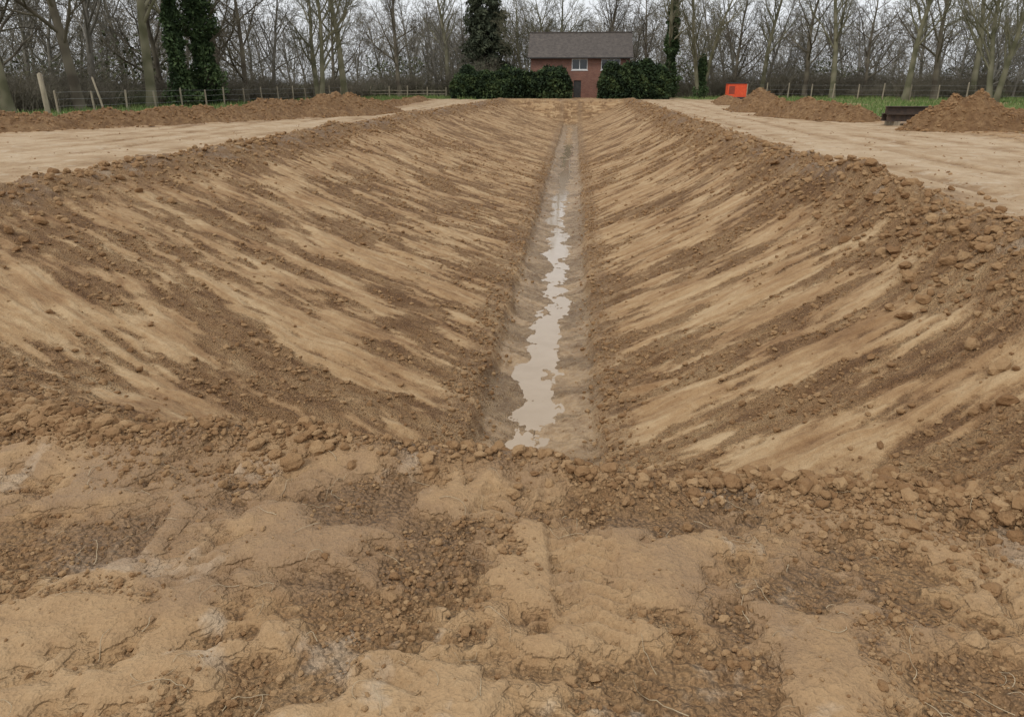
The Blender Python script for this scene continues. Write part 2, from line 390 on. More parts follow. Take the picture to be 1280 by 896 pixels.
q=terrain(X,Y,False); keep=(q['wall']>.3)&(q['ch']<.3)&(rng.uniform(0,1,n)<.02+.8*(1-q['smooth'])**1.5*(.2+.8*ss(.42,.6,fbm(X*1.2,Y*1.2,303,3))))
X=X[keep];Y=Y[keep]; addc(X,Y,psize(len(X),.009,.045,2.6)*(1+Y*.022))
n=20000; Y=4+80*rng.uniform(0,1,n)**2; XL,XR=rims(Y); s_=rng.uniform(0,1,n)<.42
X=np.where(s_,XL-.1+rng.normal(0,.65,n),XR+.1+rng.normal(0,.6,n)); addc(X,Y,psize(n,.015,.12,2.15),.5,.8)
n=6000; Y=7+40*rng.uniform(0,1,n)**1.6; s_=rng.uniform(0,1,n)<.5
X=np.where(s_,-1.25+rng.normal(-.08,.18,n),.47+rng.normal(.08,.18,n)); addc(X,Y,psize(n,.01,.05,2.4),.5)
n=3000; Y=5+70*rng.uniform(0,1,n)**1.7; X=np.where(rng.uniform(0,1,n)<.5,rng.uniform(-22,-9.6,n),rng.uniform(5.5,14,n)); addc(X,Y,psize(n,.010,.05,2.8),.6,.5)
X=np.concatenate(cx);Y=np.concatenate(cy);r=np.concatenate(cr)
ok=(Y>.5); X=X[ok];Y=Y[ok];r=r[ok]
small=r<.018
clods('soil_crumbs',X[small],Y[small],r[small],1)
clods('soil_clods',X[~small],Y[~small],r[~small],2,smooth=False)
print('clods',small.sum(),(~small).sum(),time.time()-T0)
st=np.array([(-2.78,3.72,.075),(-3.0,3.85,.05),(-2.55,3.78,.04),(-1.33,3.12,.06),(-1.45,3.2,.05),(-1.42,3.02,.035),(-1.52,2.98,.03),(.62,3.2,.07),(.78,3.1,.055),(.5,3.28,.05),(1.13,3.13,.055),(.95,3.2,.04),(1.60,2.42,.05),(1.95,3.55,.07),(1.6,3.2,.05),(1.9,2.9,.05),(2.05,2.75,.045),(1.8,2.8,.04),(1.55,3.6,.05),(2.35,3.3,.08),(-3.2,3.9,.055),(-.55,3.3,.035),(.15,3.25,.03),(-.9,3.33,.035)])
clods('stones',st[:,0],st[:,1],st[:,2]*.85,4,sink=.1,light=rng.uniform(.2,.6,len(st)),smooth=True)
PX=rng.uniform(-3,3,320); PY=rng.uniform(1.2,3.4,320)
clods('pebbles',PX,PY,psize(320,.004,.014,2.3),2,light=rng.uniform(.8,1.0,320),sink=.2,smooth=True)

# ------------------------------------------------------------------ soil piles and berm
def ridge(name,pts,hw,hgt,seed,nu=160,nv=60,ncl=900,cs=(.02,.10)):
    pts=np.array(pts,float); seg=np.r_[0,np.cumsum(np.hypot(*np.diff(pts,axis=0).T))]; L=seg[-1]
    hw=np.atleast_1d(hw)*np.ones(len(pts)); hgt=np.atleast_1d(hgt)*np.ones(len(pts))
    u=np.linspace(-hw[0],L+hw[-1],nu); w=np.linspace(-1.15,1.15,nv)
    def at(u):
        c=np.clip(u,0,L); X=np.interp(c,seg,pts[:,0]); Y=np.interp(c,seg,pts[:,1])
        dx=np.interp(c+.3,seg,pts[:,0])-np.interp(c-.3,seg,pts[:,0]); dy=np.interp(c+.3,seg,pts[:,1])-np.interp(c-.3,seg,pts[:,1])
        l=np.hypot(dx,dy)+1e-9; dx/=l;dy/=l
        return X+dx*(u-c),Y+dy*(u-c),dx,dy,np.interp(c,seg,hw),np.interp(c,seg,hgt),(u-c)
    def surf(U,W):
        X,Y,dx,dy,h,g,ov=at(U)
        X=X-dy*W*h; Y=Y+dx*W*h
        rr=np.sqrt(W**2+(ov/h)**2)*(1+.4*(fbm(X*.7,Y*.7,seed+3,3)-.5))
        base=np.clip(1-rr**1.4,-.12,1)
        Z=g*base*(.5+.9*fbm(X*.7,Y*.7,seed,4))+ss(-.1,.3,base)*(.26*(fbm(X*1.8,Y*1.8,seed+7,4)-.5)+.16*(fbm(X*5,Y*5,seed+9,4,.6)-.5))+worley(X,Y,.35,seed+20,.6)*.45*ss(0,.2,base)
        return X,Y,Z
    U,W=np.meshgrid(u,w); X,Y,Z=surf(U.ravel(),W.ravel())
    i=np.arange(nu*nv).reshape(nv,nu); q=np.stack([i[:-1,:-1],i[:-1,1:],i[1:,1:],i[1:,:-1]],-1).reshape(-1,4)
    par=empty(name)
    new_mesh('heap',np.stack([X,Y,Z],1),q,M_soil,True,{'smooth':.0+.3*ss(.5,.65,fbm(X,Y,seed+30,3)),'wall':np.full(len(X),.9),'var':.2+.4*fbm(X*.8,Y*.8,seed+31,3),'suv':np.stack([X*3,Y*3,Z*3],1)},parent=par)
    cu=rng.uniform(-hw[0],L+hw[-1],ncl); cw=np.clip(rng.normal(0,.6,ncl),-1.15,1.15)
    CX,CY,CZ=surf(cu,cw)
    o=clods('lumps',CX,CY,psize(ncl,cs[0],cs[1],2.4),2,zfun=lambda a,b:np.maximum(CZ,0),light=rng.uniform(0,.6,ncl)); o.parent=par
    return par
ridge('soil_berm',[(-26,24.5),(-23.3,28.5),(-20.6,33),(-18.4,36.8),(-17.2,39.5)],[1.4,1.4,1.4,1.5,1.3],[.55,.55,.65,.75,.6],400,320,60,3000)
ridge('soil_pile',[(-16.9,41),(-14.2,47),(-12.9,51.5)],[1.9,2.1,1.4],[.85,1.15,.6],410,260,80,2200)
ridge('soil_berm',[(-14.8,56),(-15.5,66),(-17,86)],1.0,.4,420,260,40,1200)
ridge('soil_pile',[(12.7,54),(13.2,58),(14.4,62)],[1.9,2.1,1.4],[1.1,1.25,.7],430,180,70,1300)
ridge('soil_pile',[(12.0,47),(13.2,43.3),(14.4,40.5)],[1.3,1.3,1.1],[.95,1.05,.6],440,180,60,1300)
ridge('soil_pile',[(15.0,33.3),(16.2,32.6),(17.4,32.4)],[1.4,1.8,1.5],[1.2,1.7,.95],450,200,100,1900)
ridge('soil_berm',[(13.8,70),(15,80),(17,89)],1.2,.5,460,160,40,700)
ridge('soil_pile',[(17.8,30.6),(19.5,29.6)],[.9,.8],[.5,.4],470,100,50,500)
print('piles',time.time()-T0)

# ------------------------------------------------------------------ trees
def tubes(P,Rr,sides):
    N,K,_=P.shape
    T=np.gradient(P,axis=1); T/=np.linalg.norm(T,axis=2,keepdims=True)+1e-9
    ref=np.where(np.abs(T[:,:1,2:3])>.85,np.array([1.,0,0]),np.array([0,0,1.]))
    A=np.cross(T,np.broadcast_to(ref,T.shape)); A/=np.linalg.norm(A,axis=2,keepdims=True)+1e-9
    Bn=np.cross(T,A)
    an=np.arange(sides)*2*np.pi/sides
    V=P[:,:,None,:]+Rr[:,:,None,None]*(A[:,:,None,:]*np.cos(an)[None,None,:,None]+Bn[:,:,None,:]*np.sin(an)[None,None,:,None])
    i=np.arange(N*K*sides).reshape(N,K,sides); j=np.roll(i,-1,2)
    f=np.stack([i[:,:-1],j[:,:-1],j[:,1:],i[:,1:]],-1).reshape(-1,4)
    return V.reshape(-1,3),f
def grow(start,d,L,r,K,wig,trop,taper=.85):
    N=len(L); P=np.zeros((N,K+1,3)); P[:,0]=start; D=d.copy()
    for k in range(K):
        P[:,k+1]=P[:,k]+D*(L/K)[:,None]
        D=D+rng.normal(0,wig,(N,3))+np.array([0,0,trop]); D/=np.linalg.norm(D,axis=1)[:,None]
    t=np.linspace(0,1,K+1)
    return P,r[:,None]*(1-taper*t)[None]
def spawn(P,Rr,L,M,tmin,ang,lf,rf,minr):
    N,K,_=P.shape; t=tmin+(1-tmin)*((np.arange(M)[None]+rng.uniform(0,1,(N,M)))/M)
    f=t*(K-1); i=np.minimum(f.astype(int),K-2); fr=(f-i)[...,None]; n=np.arange(N)[:,None]
    pos=P[n,i]*(1-fr)+P[n,i+1]*fr; tan=P[n,i+1]-P[n,i]; tan/=np.linalg.norm(tan,axis=2,keepdims=True)
    rad=Rr[n,i]*(1-fr[...,0])+Rr[n,i+1]*fr[...,0]
    q=rng.normal(size=tan.shape); q-=tan*(q*tan).sum(2,keepdims=True); q/=np.linalg.norm(q,axis=2,keepdims=True)
    a=rng.uniform(ang[0],ang[1],(N,M))[...,None]
    d=tan*np.cos(a)+q*np.sin(a)
    l=L[:,None]*lf*(1.15-.65*t)*rng.uniform(.7,1.25,(N,M))
    rr=np.maximum(rad*rf*rng.uniform(.8,1.1,(N,M)),minr)
    return pos.reshape(-1,3),d.reshape(-1,3),l.ravel(),rr.ravel()
def tree_mesh(name,H,r,nb=(15,8,6,4),tmin=.25,ang=.85,mat=None,spread=.5,lean=(0,0),twig=.011,double=False):
    Vs=[];Fs=[];o=0
    def put(P,Rr,s):
        nonlocal o
        v,f=tubes(P,Rr,s); Vs.append(v);Fs.append(f+o);o+=len(v)
    st=np.array([[0,0,-.3]]); d=np.array([[lean[0],lean[1],1.]])
    if double: st=np.array([[-.15,0,-.3],[.2,.1,-.3]]); d=np.array([[-.12,0,1.],[.16,.05,1.]])
    d/=np.linalg.norm(d,axis=1)[:,None]
    n=len(st); L=np.full(n,H)*rng.uniform(.88,1,n); 
    P,Rr=grow(st,d,L,np.full(n,r),12,.05,.03,.88); Rr[:,0]*=1.35; put(P,Rr,9)
    ks=[6,4,3,2]; sd=[5,4,3,3]; lf=[spread,.5,.5,.5]; rf=[.55,.55,.6,.7]; mn=[.03,.018,twig*1.2,twig]; tp=[.09,.06,.03,.0]
    tm=[tmin,.2,.15,.1]
    for i in range(len(nb)):
        s0,d0,l0,r0=spawn(P,Rr,L,nb[i],tm[i],(ang*.6,ang*1.15),lf[i],rf[i],mn[i])
        P,Rr=grow(s0,d0,l0,r0,ks[i],.13+.03*i,tp[i],.75); L=l0; put(P,Rr,sd[i])
    return new_mesh(name,np.concatenate(Vs),np.concatenate(Fs),mat,True)
M_bark=flat('bark',(.080,.066,.049),(.17,.147,.108))
M_bark2=flat('bark_green',(.11,.105,.062),(.22,.20,.135))
M_bark3=flat('bark_hazy',(.13,.118,.098),(.21,.19,.158))  # distant trees: haze put into a paler bark colour
TR=[]
for i,(H,r,nb,tmin,ang,sp,mat,dbl) in enumerate([
    (17,.34,(16,8,7,4),.22,.85,.42,M_bark,False),
    (19,.38,(17,8,7,4),.3,.75,.36,M_bark2,False),
    (15,.26,(18,7,7,4),.12,.95,.45,M_bark,False),
    (16,.28,(14,8,7,4),.15,.65,.42,M_bark2,True),
    (13,.2,(14,7,6),.1,.8,.48,M_bark3,False),
    (18,.3,(16,8,6),.2,.8,.43,M_bark3,False),
    (15,.24,(16,8,6),.12,.9,.46,M_bark3,False)]):
    ob=tree_mesh('tree_src',H,r,nb,tmin,ang,mat,sp,(rng.normal(0,.04),rng.normal(0,.04)),double=dbl,twig=.012 if len(nb)==4 else .022)
    TR.append(ob.data); bpy.data.objects.remove(ob)
def put_tree(me,X,Y,s=1,rot=None,name='bare_tree',parent=None,zs=1):
    o=bpy.data.objects.new(name,me); o.location=(X,Y,0); o.rotation_euler=(0,0,rng.uniform(0,6.28) if rot is None else rot)
    o.scale=(s,s,s*zs); scene.collection.objects.link(o)
    if parent: o.parent=parent
    return o
for (k,X,Y,s) in [(1,-34.3,44.8,.95),(0,-33.3,50.2,1.1),(1,-31.3,55.7,1.0),(1,-31.6,61,.95),(0,-30.5,63.3,.9),(2,-30,69.7,1.),(3,-25.8,77.6,1.),(1,-24.7,83,1.),(5,-37,58,1.),(2,-36,66,1.),(0,-40,52,1),
    (0,-23.1,102.5,1.),(3,-3.4,112,1.0),(1,12.1,103,1.),(3,15.5,99,1.05),(0,28.4,100,1.),(1,30.5,96,.95),(2,37,104,1.),(0,38.6,88,1.),(3,37.2,73,1.0),(1,45.5,94,1.),(2,21,106,1.),(4,-19,108,1.),(0,5,116,1.),(1,24,104,.9),(3,-7,114,.95),(2,10,112,1),(2,-28,90,.9),(0,-35,75,1),(1,-18,112,1),(1,34,84,.9),(2,-38,48,.9)]:
    put_tree(TR[k],X,Y,s)
wood=empty('distant_woodland')
for i in range(115):
    X=rng.uniform(-95,95); Y=rng.uniform(112,155)
    if X<-30: Y=rng.uniform(60+(abs(X)-30)*.2,145)
    if X>45: Y=rng.uniform(80,145)
    k=[4,5,6][rng.integers(0,3)]
    put_tree(TR[k],X,Y,rng.uniform(.7,1.05),None,'wood_tree',wood,rng.uniform(.85,1.0))
print('trees',time.time()-T0)

def leaves(P,size,name,mat,parent=None,elong=1.6,up=0.,rn=None,wd=1.,vert=0.):
    n=len(P); Rm=rand_rot(n); s=size*rng.uniform(.6,1.3,n)
    t=np.array([[-.5*wd,0,0],[.5*wd,0,0],[.15*wd,elong,0.05],[-.35*wd,elong*.6,-.05]])
    V=np.einsum('nij,kj->nki',Rm,t)*s[:,None,None]
    if vert>0: V[:,:,2]*=1+vert; V[:,:,:2]*=1-vert*.4
    V[:,:,2]+=up*np.abs(V[:,:,1]); V+=P[:,None,:]
    f=np.arange(n*4).reshape(n,4)
    rnd=np.repeat(rng.uniform(0,1,n) if rn is None else rn,4)
    return new_mesh(name,V.reshape(-1,3),f,mat,False,{'rnd':rnd},parent=parent)
M_hedge=leaf_mat('hedge_leaves',(.016,.028,.012),(.038,.062,.024),(.085,.115,.042))
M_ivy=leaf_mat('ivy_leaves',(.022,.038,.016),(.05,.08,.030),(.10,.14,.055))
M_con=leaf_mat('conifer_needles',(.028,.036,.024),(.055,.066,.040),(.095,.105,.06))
M_brush=leaf_mat('brush_twigs',(.09,.078,.056),(.15,.13,.095),(.24,.21,.155))  # twig tones lightened, distance haze mixed into the colour
M_brushg=leaf_mat('brush_green',(.045,.052,.026),(.08,.09,.045),(.14,.14,.07))
def volume(n,x0,x1,y0,y1,h,seed):
    X=rng.uniform(x0,x1,n); Y=rng.uniform(y0,y1,n)
    top=h*(.60+.75*fbm(X*.6,Y*.6,seed,4))
    ed=np.minimum(np.minimum(X-x0,x1-X)/1.2,np.minimum(Y-y0,y1-Y)/.7); top=top*np.sqrt(np.clip(ed+.25,0,1))
    Z=top*(1-rng.uniform(0,1,n)**1.8)
    clump=fbm(X*1.3+Z,Y*1.3+Z*1.7,seed+5,3)
    return np.stack([X,Y,Z],1),clump
def hedge(name,x0,x1,y0,y1,h,seed,n=26000):
    P,c=volume(n,x0,x1,y0,y1,h,seed)
    return leaves(P,.2,name,M_hedge,rn=np.clip((c-.35)*2.2+rng.normal(0,.18,n),0,1))
hedge('hedge',-15.2,-.4,95,98.5,3.1,500)
hedge('hedge',2.9,11.4,94.5,98.5,3.7,510,20000)
def conifer(X,Y,H,Rd,n=30000):
    par=empty('conifer_tree',(X,Y,0))
    P,Rr=grow(np.array([[0,0,-.2]]),np.array([[0,0,1.]]),np.array([H]),np.array([.3]),8,.01,0,.95); v,f=tubes(P,Rr,8)
    new_mesh('trunk',v,f,M_bark,True,parent=par)
    nb=300; zb=H*(.06+.92*rng.uniform(0,1,nb)**.95); a=rng.uniform(0,6.28,nb); L=Rd*(1.05-zb/H)**.5*rng.uniform(.55,1.15,nb)
    k=rng.integers(0,nb,n); t=rng.uniform(.1,1,n)**.6
    PX=np.cos(a[k])*L[k]*t+rng.normal(0,.25,n); PY=np.sin(a[k])*L[k]*t+rng.normal(0,.25,n); PZ=zb[k]-.3*L[k]*t**1.5+rng.normal(0,.2,n)
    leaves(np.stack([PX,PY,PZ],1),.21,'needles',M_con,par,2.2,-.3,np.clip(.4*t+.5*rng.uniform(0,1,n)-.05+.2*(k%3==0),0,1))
conifer(-13.2,116,18.5,4.2,26000)
def ivy(X,Y,H,r,n=14000):
    z=H*rng.uniform(0,1,n)**.85; cl=fbm(z*1.2,z*0+X,int(abs(X)*10),3)
    a=rng.uniform(0,6.28,n); rr=r*(.35+1.1*cl)*(1.05-.6*(z/H)**2)*rng.uniform(.5,1.15,n)*(1+.3*np.sin(a*2+z))
    P=np.stack([X+np.cos(a)*rr,Y+np.sin(a)*rr,z],1)
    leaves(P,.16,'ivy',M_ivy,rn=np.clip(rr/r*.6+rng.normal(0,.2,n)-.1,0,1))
ivy(-31.6,61,9,.85,7000); ivy(-30.5,63.3,13,1.15,12000); ivy(12.1,103,12,.85,12000); ivy(15.5,99,5,.6,5000)
def brush_mesh(H,Wd,n,mat,seed):
    st=np.stack([rng.normal(0,Wd*.35,n),rng.normal(0,Wd*.3,n),np.zeros(n)],1)
    d=np.stack([rng.normal(0,.28,n),rng.normal(0,.28,n),np.ones(n)],1); d/=np.linalg.norm(d,axis=1)[:,None]
    L=H*rng.uniform(.45,1.05,n)
    P,Rr=grow(st,d,L,rng.uniform(.012,.035,n),4,.12,-.02,.7); v1,f1=tubes(P,Rr,3)
    s0,d0,l0,r0=spawn(P,Rr,L,7,.2,(.4,1.1),.4,.7,.010); P2,R2=grow(s0,d0,l0,r0,2,.2,.0,.6); v2,f2=tubes(P2,R2,3)
    s1,d1,l1,r1=spawn(P2,R2,l0,3,.2,(.4,1.1),.45,.8,.010); P3,R3=grow(s1,d1,l1,r1,2,.2,.0,.5); v3,f3=tubes(P3,R3,3)
    V=np.concatenate([v1,v2,v3]); Fa=np.concatenate([f1,f2+len(v1),f3+len(v1)+len(v2)])
    rn=fbm(V[:,0]*2,V[:,2]*2,seed,3)
    ob=new_mesh('brush',V,Fa,mat,True,{'rnd':rn}); me=ob.data; bpy.data.objects.remove(ob); return me
BR=[brush_mesh(4.0,4,100,M_brush,1),brush_mesh(2.8,3.5,100,M_brush,2),brush_mesh(2.0,3,90,M_brushg,3),brush_mesh(5.5,4,90,M_brush,4)]
und=empty('undergrowth')
def putb(k,X,Y,s):
    o=bpy.data.objects.new('thicket',BR[k]); o.location=(X,Y,0); o.rotation_euler=(0,0,rng.uniform(0,6.28)); o.scale=(s*1.2,s*1.2,s); o.parent=und; scene.collection.objects.link(o)
for i in range(50):
    t=i/49; Y=46+58*t; X=-35.5+9*t+rng.normal(0,1.6); putb([0,1,2,1][rng.integers(0,4)],X-1,Y,rng.uniform(.5,1.0))
for i in range(70):
    X=rng.uniform(-40,62); Y=rng.uniform(110,116) if -12<X<12 else rng.uniform(104,112)
    putb(rng.integers(0,4),X,Y,rng.uniform(.6,1.0))
for i in range(20):
    t=rng.uniform(0,1); putb(rng.integers(0,4),26+26*t+rng.normal(0,1.5),106-20*t+rng.normal(0,1.5)+4,rng.uniform(.45,.75))
n=130000; X=rng.uniform(-110,110,n); Y=rng.uniform(118,155,n); 
lf=X<-38; Y[lf]=rng.uniform(66,145,lf.sum())
rt=X>54; Y[rt]=rng.uniform(92,145,rt.sum())
top=6.0+9.5*fbm(X*.14,Y*.1,600,4); Z=top*rng.uniform(0,1,n)**1.25
cl=fbm(X*.3,Z*.4,610,3)
leaves(np.stack([X,Y,Z],1),.35,'distant_brushwood',M_brush,elong=3.4,wd=.14,vert=.5,rn=np.clip(.30+(cl-.5)*1.8+rng.normal(0,.2,n)+.02*Z,0,1))
n=22000; X=rng.uniform(-60,70,n); Y=rng.uniform(113,120,n); lf=X<-36; Y[lf]=rng.uniform(64,75,lf.sum())
m=fbm(X*.15,X*0,620,3)>.45; X=X[m];Y=Y[m]; Z=rng.uniform(0,1,len(X))**1.4*(1.5+5*fbm(X*.4,X*0,621,3))
leaves(np.stack([X,Y,Z],1),.20,'evergreen_shrubs',M_brushg,elong=1.8)

M_gr=leaf_mat('grass_blades',(.10,.14,.04),(.13,.21,.055),(.27,.25,.12))
n=100000; X=np.concatenate([rng.uniform(-48,-12,n//2),rng.uniform(14,55,n//2)]); Y=rng.uniform(27,104,n)
q=terrain(X,Y,False); k=(q['grass']>.35); X=X[k];Y=Y[k]; m=len(X); hh=rng.uniform(.08,.36,m)*(.6+fbm(X*.3,Y*.3,630,3))
a=rng.uniform(0,6.28,m); w=rng.uniform(.02,.06,m); lx=rng.normal(0,.1,m); ly=rng.normal(0,.1,m)
V=np.stack([np.stack([X-np.cos(a)*w,Y-np.sin(a)*w,q['z'][k]-.02],1),np.stack([X+np.cos(a)*w,Y+np.sin(a)*w,q['z'][k]-.02],1),np.stack([X+lx,Y+ly,q['z'][k]+hh],1)],1)
new_mesh('grass',V.reshape(-1,3),np.arange(m*3).reshape(m,3),M_gr,False,{'rnd':np.repeat(rng.uniform(0,1,m)**1.3,3)})
print('veg',time.time()-T0)

# ------------------------------------------------------------------ house
def brick_mat():
    s=NT('brick'); co=s.coord()
    sep=s.n.new('ShaderNodeSeparateXYZ'); s.link(co,sep.inputs[0]); cmb=s.n.new('ShaderNodeCombineXYZ')
    s.link(s.math('ADD',sep.outputs[0],sep.outputs[1]),cmb.inputs[0]); s.link(sep.outputs[2],cmb.inputs[1])
    b=s.n.new('ShaderNodeTexBrick'); b.inputs['Scale'].default_value=1; b.inputs['Brick Width'].default_value=.225; b.inputs['Row Height'].default_value=.075; b.inputs['Mortar Size'].default_value=.006
    b.inputs['Color1'].default_value=(.20,.075,.05,1); b.inputs['Color2'].default_value=(.27,.12,.08,1); b.inputs['Mortar'].default_value=(.30,.26,.22,1)
    s.link(cmb.outputs[0],b.inputs['Vector'])
    col=s.mix(s.mrange(s.noise(co,1.2,5),.3,.7,0,.5),b.outputs['Color'],(.13,.07,.055))
    return s.fin(col,.9,None,.2)
def tile_mat():
    s=NT('roof_tiles'); co=s.coord(); w=s.n.new('ShaderNodeTexWave'); w.wave_type='BANDS'; w.bands_direction='Z'; w.inputs['Scale'].default_value=2.2; s.link(co,w.inputs['Vector'])
    n=s.noise(co,2.5,6,.75); col=s.mix(s.mrange(n,.3,.7),(.055,.046,.042),(.15,.125,.105)); col=s.mix(s.math('MULTIPLY',w.outputs['Fac'],.35),col,(.03,.027,.025))
    return s.fin(col,.8,s.bump(w.outputs['Fac'],.5,.03),.3)
M_brick=brick_mat(); M_tile=tile_mat()
M_white=simple('white_paint',(.70,.70,.68),(.8,.8,.78),3,.5,.0)
sg=NT('window_glass'); M_glass=sg.fin((.03,.035,.04),.08,None,.6)
M_dark=simple('dark_paint',(.03,.03,.03),(.06,.055,.05),4,.6,.1)
H_=empty('brick_house',(0,0,0))
hx0,hx1,hy0,hy1=-5.7,6.8,101,108.5; ez=4.95; rz=7.9
def wall_open(name,x0,x1,y,z0,z1,ops,th,mat,parent):
    xs=sorted({x0,x1,*[v for o in ops for v in o[:2]]}); zs=sorted({z0,z1,*[v for o in ops for v in o[2:]]})
    L=[]
    for a,b in zip(xs[:-1],xs[1:]):
        for c,d in zip(zs[:-1],zs[1:]):
            mx,mz=(a+b)/2,(c+d)/2
            if any(o[0]<mx<o[1] and o[2]<mz<o[3] for o in ops): continue
            L.append((a,b,y,y+th,c,d))
    return boxes(name,L,mat,parent)
ops=[(-.5,1.5,3.35,4.65),(3.2,5.6,3.35,4.65),(-.2,.75,0,2.1),(-4.6,-2.6,.9,2.3),(3.2,5.4,.9,2.3)]
wall_open('front_wall',hx0,hx1,hy0,-.1,ez,ops,.3,M_brick,H_)
boxes('back_wall',[(hx0,hx1,hy1-.3,hy1,-.1,ez)],M_brick,H_)
for nm,a,b in (('left_wall',hx0,hx0+.3),('right_wall',hx1-.3,hx1)):
    ym=(hy0+hy1)/2
    v=[]; 
    for xx in (a,b): v+=[[xx,hy0+.3,-.1],[xx,hy1-.3,-.1],[xx,hy1-.3,ez],[xx,hy0+.3,ez]]
    new_mesh(nm,v,[[0,1,2,3],[7,6,5,4],[0,3,7,4],[1,5,6,2],[3,2,6,7],[0,4,5,1]],M_brick,False,parent=H_)
    new_mesh(nm+'_gable',[[a,hy0,ez],[a,hy1,ez],[a,ym,rz-.15],[b,hy0,ez],[b,hy1,ez],[b,ym,rz-.15]],[[0,1,2],[5,4,3]],M_brick,False,parent=H_)
ym=(hy0+hy1)/2; ov=.35
rv=[]; 
for xx in (hx0-ov,hx1+ov): rv+=[[xx,hy0-.45,ez-.12],[xx,ym,rz],[xx,hy1+.45,ez-.12],[xx,hy0-.45,ez-.27],[xx,ym,rz-.17],[xx,hy1+.45,ez-.27]]
new_mesh('roof',rv,[[0,6,7,1],[1,7,8,2],[3,4,10,9],[4,5,11,10],[0,3,9,6],[2,8,11,5],[0,1,4,3],[1,2,5,4],[6,9,10,7],[7,10,11,8]],M_tile,False,parent=H_)
boxes('ridge_cap',[(hx0-ov+.01,hx1+ov-.01,ym-.13,ym+.13,rz-.05,rz+.10)],M_tile,H_)
boxes('gutter',[(hx0-ov,hx1+ov,hy0-.60,hy0-.47,ez-.27,ez-.15)],M_dark,H_)
fr=[];gl=[]
for (a,b,c,d) in ops:
    if c<.5: continue
    t=.09; yy=hy0+.08
    fr+=[(a,b,yy,yy+.08,c,c+t),(a,b,yy,yy+.08,d-t,d),(a,a+t,yy,yy+.08,c+t,d-t),(b-t,b,yy,yy+.08,c+t,d-t)]
    k=3 if b-a>2.1 else 2
    for i in range(1,k):
        mx=a+(b-a)*i/k; fr.append((mx-.045,mx+.045,yy,yy+.08,c+t,d-t))
    fr.append((a-.08,b+.08,hy0-.06,hy0-.003,c-.1,c-.01))
    gl.append((a+.02,b-.02,yy+.1,yy+.12,c+.02,d-.02))
boxes('window_frames',fr,M_white,H_); boxes('window_glass',gl,M_glass,H_)
boxes('door',[(-.2,.75,hy0+.12,hy0+.17,0,2.1)],M_dark,H_)

# ------------------------------------------------------------------ fences
M_wood=simple('weathered_wood',(.20,.165,.12),(.36,.31,.22),7,.9,.4,.01,stretch=(1,1,.2))
M_wire=simple('wire',(.2,.2,.19),(.3,.3,.28),4,.5,0)
def fence(name,a,b,step,h,r,strands=3,rail=False):
    par=empty(name); a=np.array(a);b=np.array(b); L=np.hypot(*(b-a)); n=int(L/step)+1
    t=np.linspace(0,1,n)
    P=np.zeros((n,4,3)); bx=a[0]+(b[0]-a[0])*t+rng.normal(0,.05,n); by=a[1]+(b[1]-a[1])*t+rng.normal(0,.05,n); hh=h*rng.uniform(.9,1.1,n)
    tx=rng.normal(0,.03,n); ty=rng.normal(0,.03,n)
    for k,f_ in enumerate((-.2,.5,.97,1.)):
        P[:,k]=np.stack([bx+tx*f_,by+ty*f_,hh*f_],1)
    Rr=np.tile(np.array([r,r*.97,r*.92,r*.25]),(n,1)); v,f=tubes(P,Rr,7); new_mesh('posts',v,f,M_wood,False,parent=par)
    m=40; Q=[]
    for s_ in range(strands):
        zz=h*(.35+.28*s_); tt=np.linspace(0,1,m); Q.append(np.stack([a[0]+(b[0]-a[0])*tt,a[1]+(b[1]-a[1])*tt,zz+.02*np.sin(tt*n*3.14)],1))
    Q=np.array(Q); v,f=tubes(Q,np.full(Q.shape[:2],.035 if rail else .008),4); new_mesh('rails' if rail else 'wires',v,f,M_wood if rail else M_wire,True,parent=par)
fence('wire_fence',(21.1,99),(43,77.7),2.6,1.7,.075)
fence('wire_fence',(43,77.5),(50,50),2.8,1.6,.075)
fence('post_and_rail_fence',(-28.6,98.8),(-16.5,99.7),2.4,1.4,.08,2,True)
fence('wire_fence',(-30.5,44),(-26,90),3.,1.4,.065)
def post(X,Y,h,r,lx,name='wooden_post'):
    P=np.array([[[X,Y,-.3],[X+lx*.5,Y,h*.5],[X+lx*.97,Y,h*.97],[X+lx,Y,h]]]); v,f=tubes(P,np.array([[r*1.05,r,r*.95,r*.3]]),9); new_mesh(name,v,f,M_wood,True)
post(-25.4,35.8,2.25,.12,-.05); post(-24.2,38.6,2.1,.05,-.45); post(-27.0,38,1.2,.06,.1)

M_red=simple('red_orange_paint',(.62,.07,.025),(.72,.11,.04),3,.5,.05)
G=empty('site_generator',(17.3,86.4,0))
boxes('body',[(-1.0,1.0,-.6,.6,.38,1.72)],M_red,G)
boxes('skid',[(-1.05,1.05,-.62,-.45,.15,.378),(-1.05,1.05,.45,.62,.15,.378),(-1.0,-.85,-.449,.449,.18,.35),(.85,1.0,-.449,.449,.18,.35)],M_dark,G)
boxes('roof_lid',[(-1.07,1.07,-.67,.67,1.722,1.85)],M_dark,G)
boxes('vents',[(-.85,-.25,-.615,-.602,.7+.1*i,.75+.1*i) for i in range(8)],M_dark,G)
boxes('door_panel',[(.05,.9,-.625,-.603,.5,1.6)],M_red,G)
boxes('exhaust',[(.7,.8,-.05,.05,1.852,2.1)],M_dark,G)
M_steel=simple('rusty_steel',(.035,.028,.024),(.10,.065,.045),5,.6,.2)
Bm=empty('steel_beams',(15.6,37.0,0)); L=[]
for i,(yy,zz) in enumerate(((-.35,.16),(.25,.16),(-.05,.485))):
    L+=[(-1.4,1.4,yy-.15,yy+.15,zz,zz+.03),(-1.4,1.4,yy-.15,yy+.15,zz+.29,zz+.32),(-1.4,1.4,yy-.02,yy+.02,zz+.031,zz+.289)]
boxes('beams',L,M_steel,Bm)
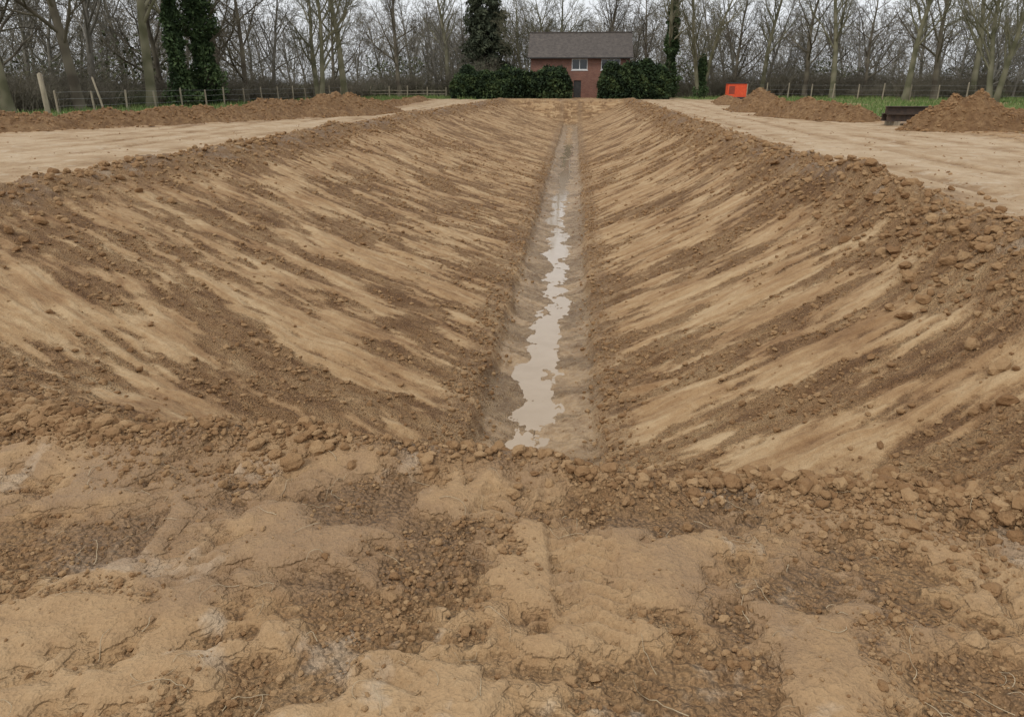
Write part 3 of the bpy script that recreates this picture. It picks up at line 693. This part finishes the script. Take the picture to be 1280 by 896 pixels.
boxes('bearers',[(-1.1,-.9,-.7,.6,-.02,.157),(.8,1.0,-.7,.6,-.02,.157)],M_wood,Bm)

# ------------------------------------------------------------------ roots / straw fibres
M_root=simple('dry_roots',(.30,.22,.13),(.50,.40,.26),20,.9,.2,.003)
n=130; X=rng.uniform(-2.6,2.6,n); Y=rng.uniform(1.25,3.2,n); 
n2=34; X=np.r_[X,1.28+rng.normal(0,.10,n2),-1.0+rng.normal(0,.2,8)]; Y=np.r_[Y,1.72+rng.normal(0,.07,n2),1.65+rng.normal(0,.1,8)]
n=len(X); K=9; P=np.zeros((n,K,3)); a=rng.uniform(0,6.28,n); Lr=rng.uniform(.04,.24,n); cv=rng.normal(0,.22,n)
px,py=X.copy(),Y.copy()
for k in range(K):
    P[:,k,0]=px;P[:,k,1]=py; px=px+np.cos(a)*Lr/K; py=py+np.sin(a)*Lr/K; a=a+cv+rng.normal(0,.18,n)
zz=terrain(P[:,:,0].ravel(),P[:,:,1].ravel())['z'].reshape(n,K)
P[:,:,2]=zz+.004+rng.uniform(0,.012,(n,1))*np.sin(np.linspace(0,3.14,K))[None]
v,f=tubes(P,np.tile(np.linspace(1,.5,K),(n,1))*rng.uniform(.0009,.0022,n)[:,None],5); new_mesh('dry_roots',v,f,M_root,True)

# ------------------------------------------------------------------ light, sky, camera
w=bpy.data.worlds.new('World'); scene.world=w; w.use_nodes=True; nt=w.node_tree
bg=nt.nodes['Background']; sky=nt.nodes.new('ShaderNodeTexSky'); sky.sky_type='NISHITA'; sky.sun_disc=False
EL,AZ=math.radians(52),math.radians(215)
sky.sun_elevation=EL; sky.sun_rotation=AZ; sky.air_density=1; sky.dust_density=4
hs=nt.nodes.new('ShaderNodeHueSaturation'); hs.inputs['Saturation'].default_value=.10
mixn=nt.nodes.new('ShaderNodeMix'); mixn.data_type='RGBA'; mixn.inputs[0].default_value=.7; mixn.inputs[7].default_value=(9.2,9.5,9.9,1)
nt.links.new(sky.outputs[0],hs.inputs['Color']); nt.links.new(hs.outputs[0],mixn.inputs[6]); nt.links.new(mixn.outputs[2],bg.inputs[0])
bg.inputs[1].default_value=.12
sd=bpy.data.lights.new('sun','SUN'); sd.energy=1.1; sd.angle=math.radians(12); sd.color=(1,.97,.92)
so=bpy.data.objects.new('sun',sd); scene.collection.objects.link(so)
dx,dy,dz=math.sin(AZ)*math.cos(EL),math.cos(AZ)*math.cos(EL),math.sin(EL)
from mathutils import Vector
so.rotation_euler=Vector((dx,dy,dz)).to_track_quat('Z','Y').to_euler(); so.location=(0,0,30)
cam=bpy.data.cameras.new('camera'); cam.sensor_width=36; cam.lens=25.99; cam.clip_start=.05; cam.clip_end=3000
co=bpy.data.objects.new('camera',cam); scene.collection.objects.link(co); co.location=(0,0,1.8)
co.rotation_euler=(math.radians(90-20.42),0,math.radians(4.58)); scene.camera=co
scene.view_settings.view_transform='Standard'; scene.view_settings.look='None'; scene.view_settings.exposure=0
print('done',time.time()-T0)
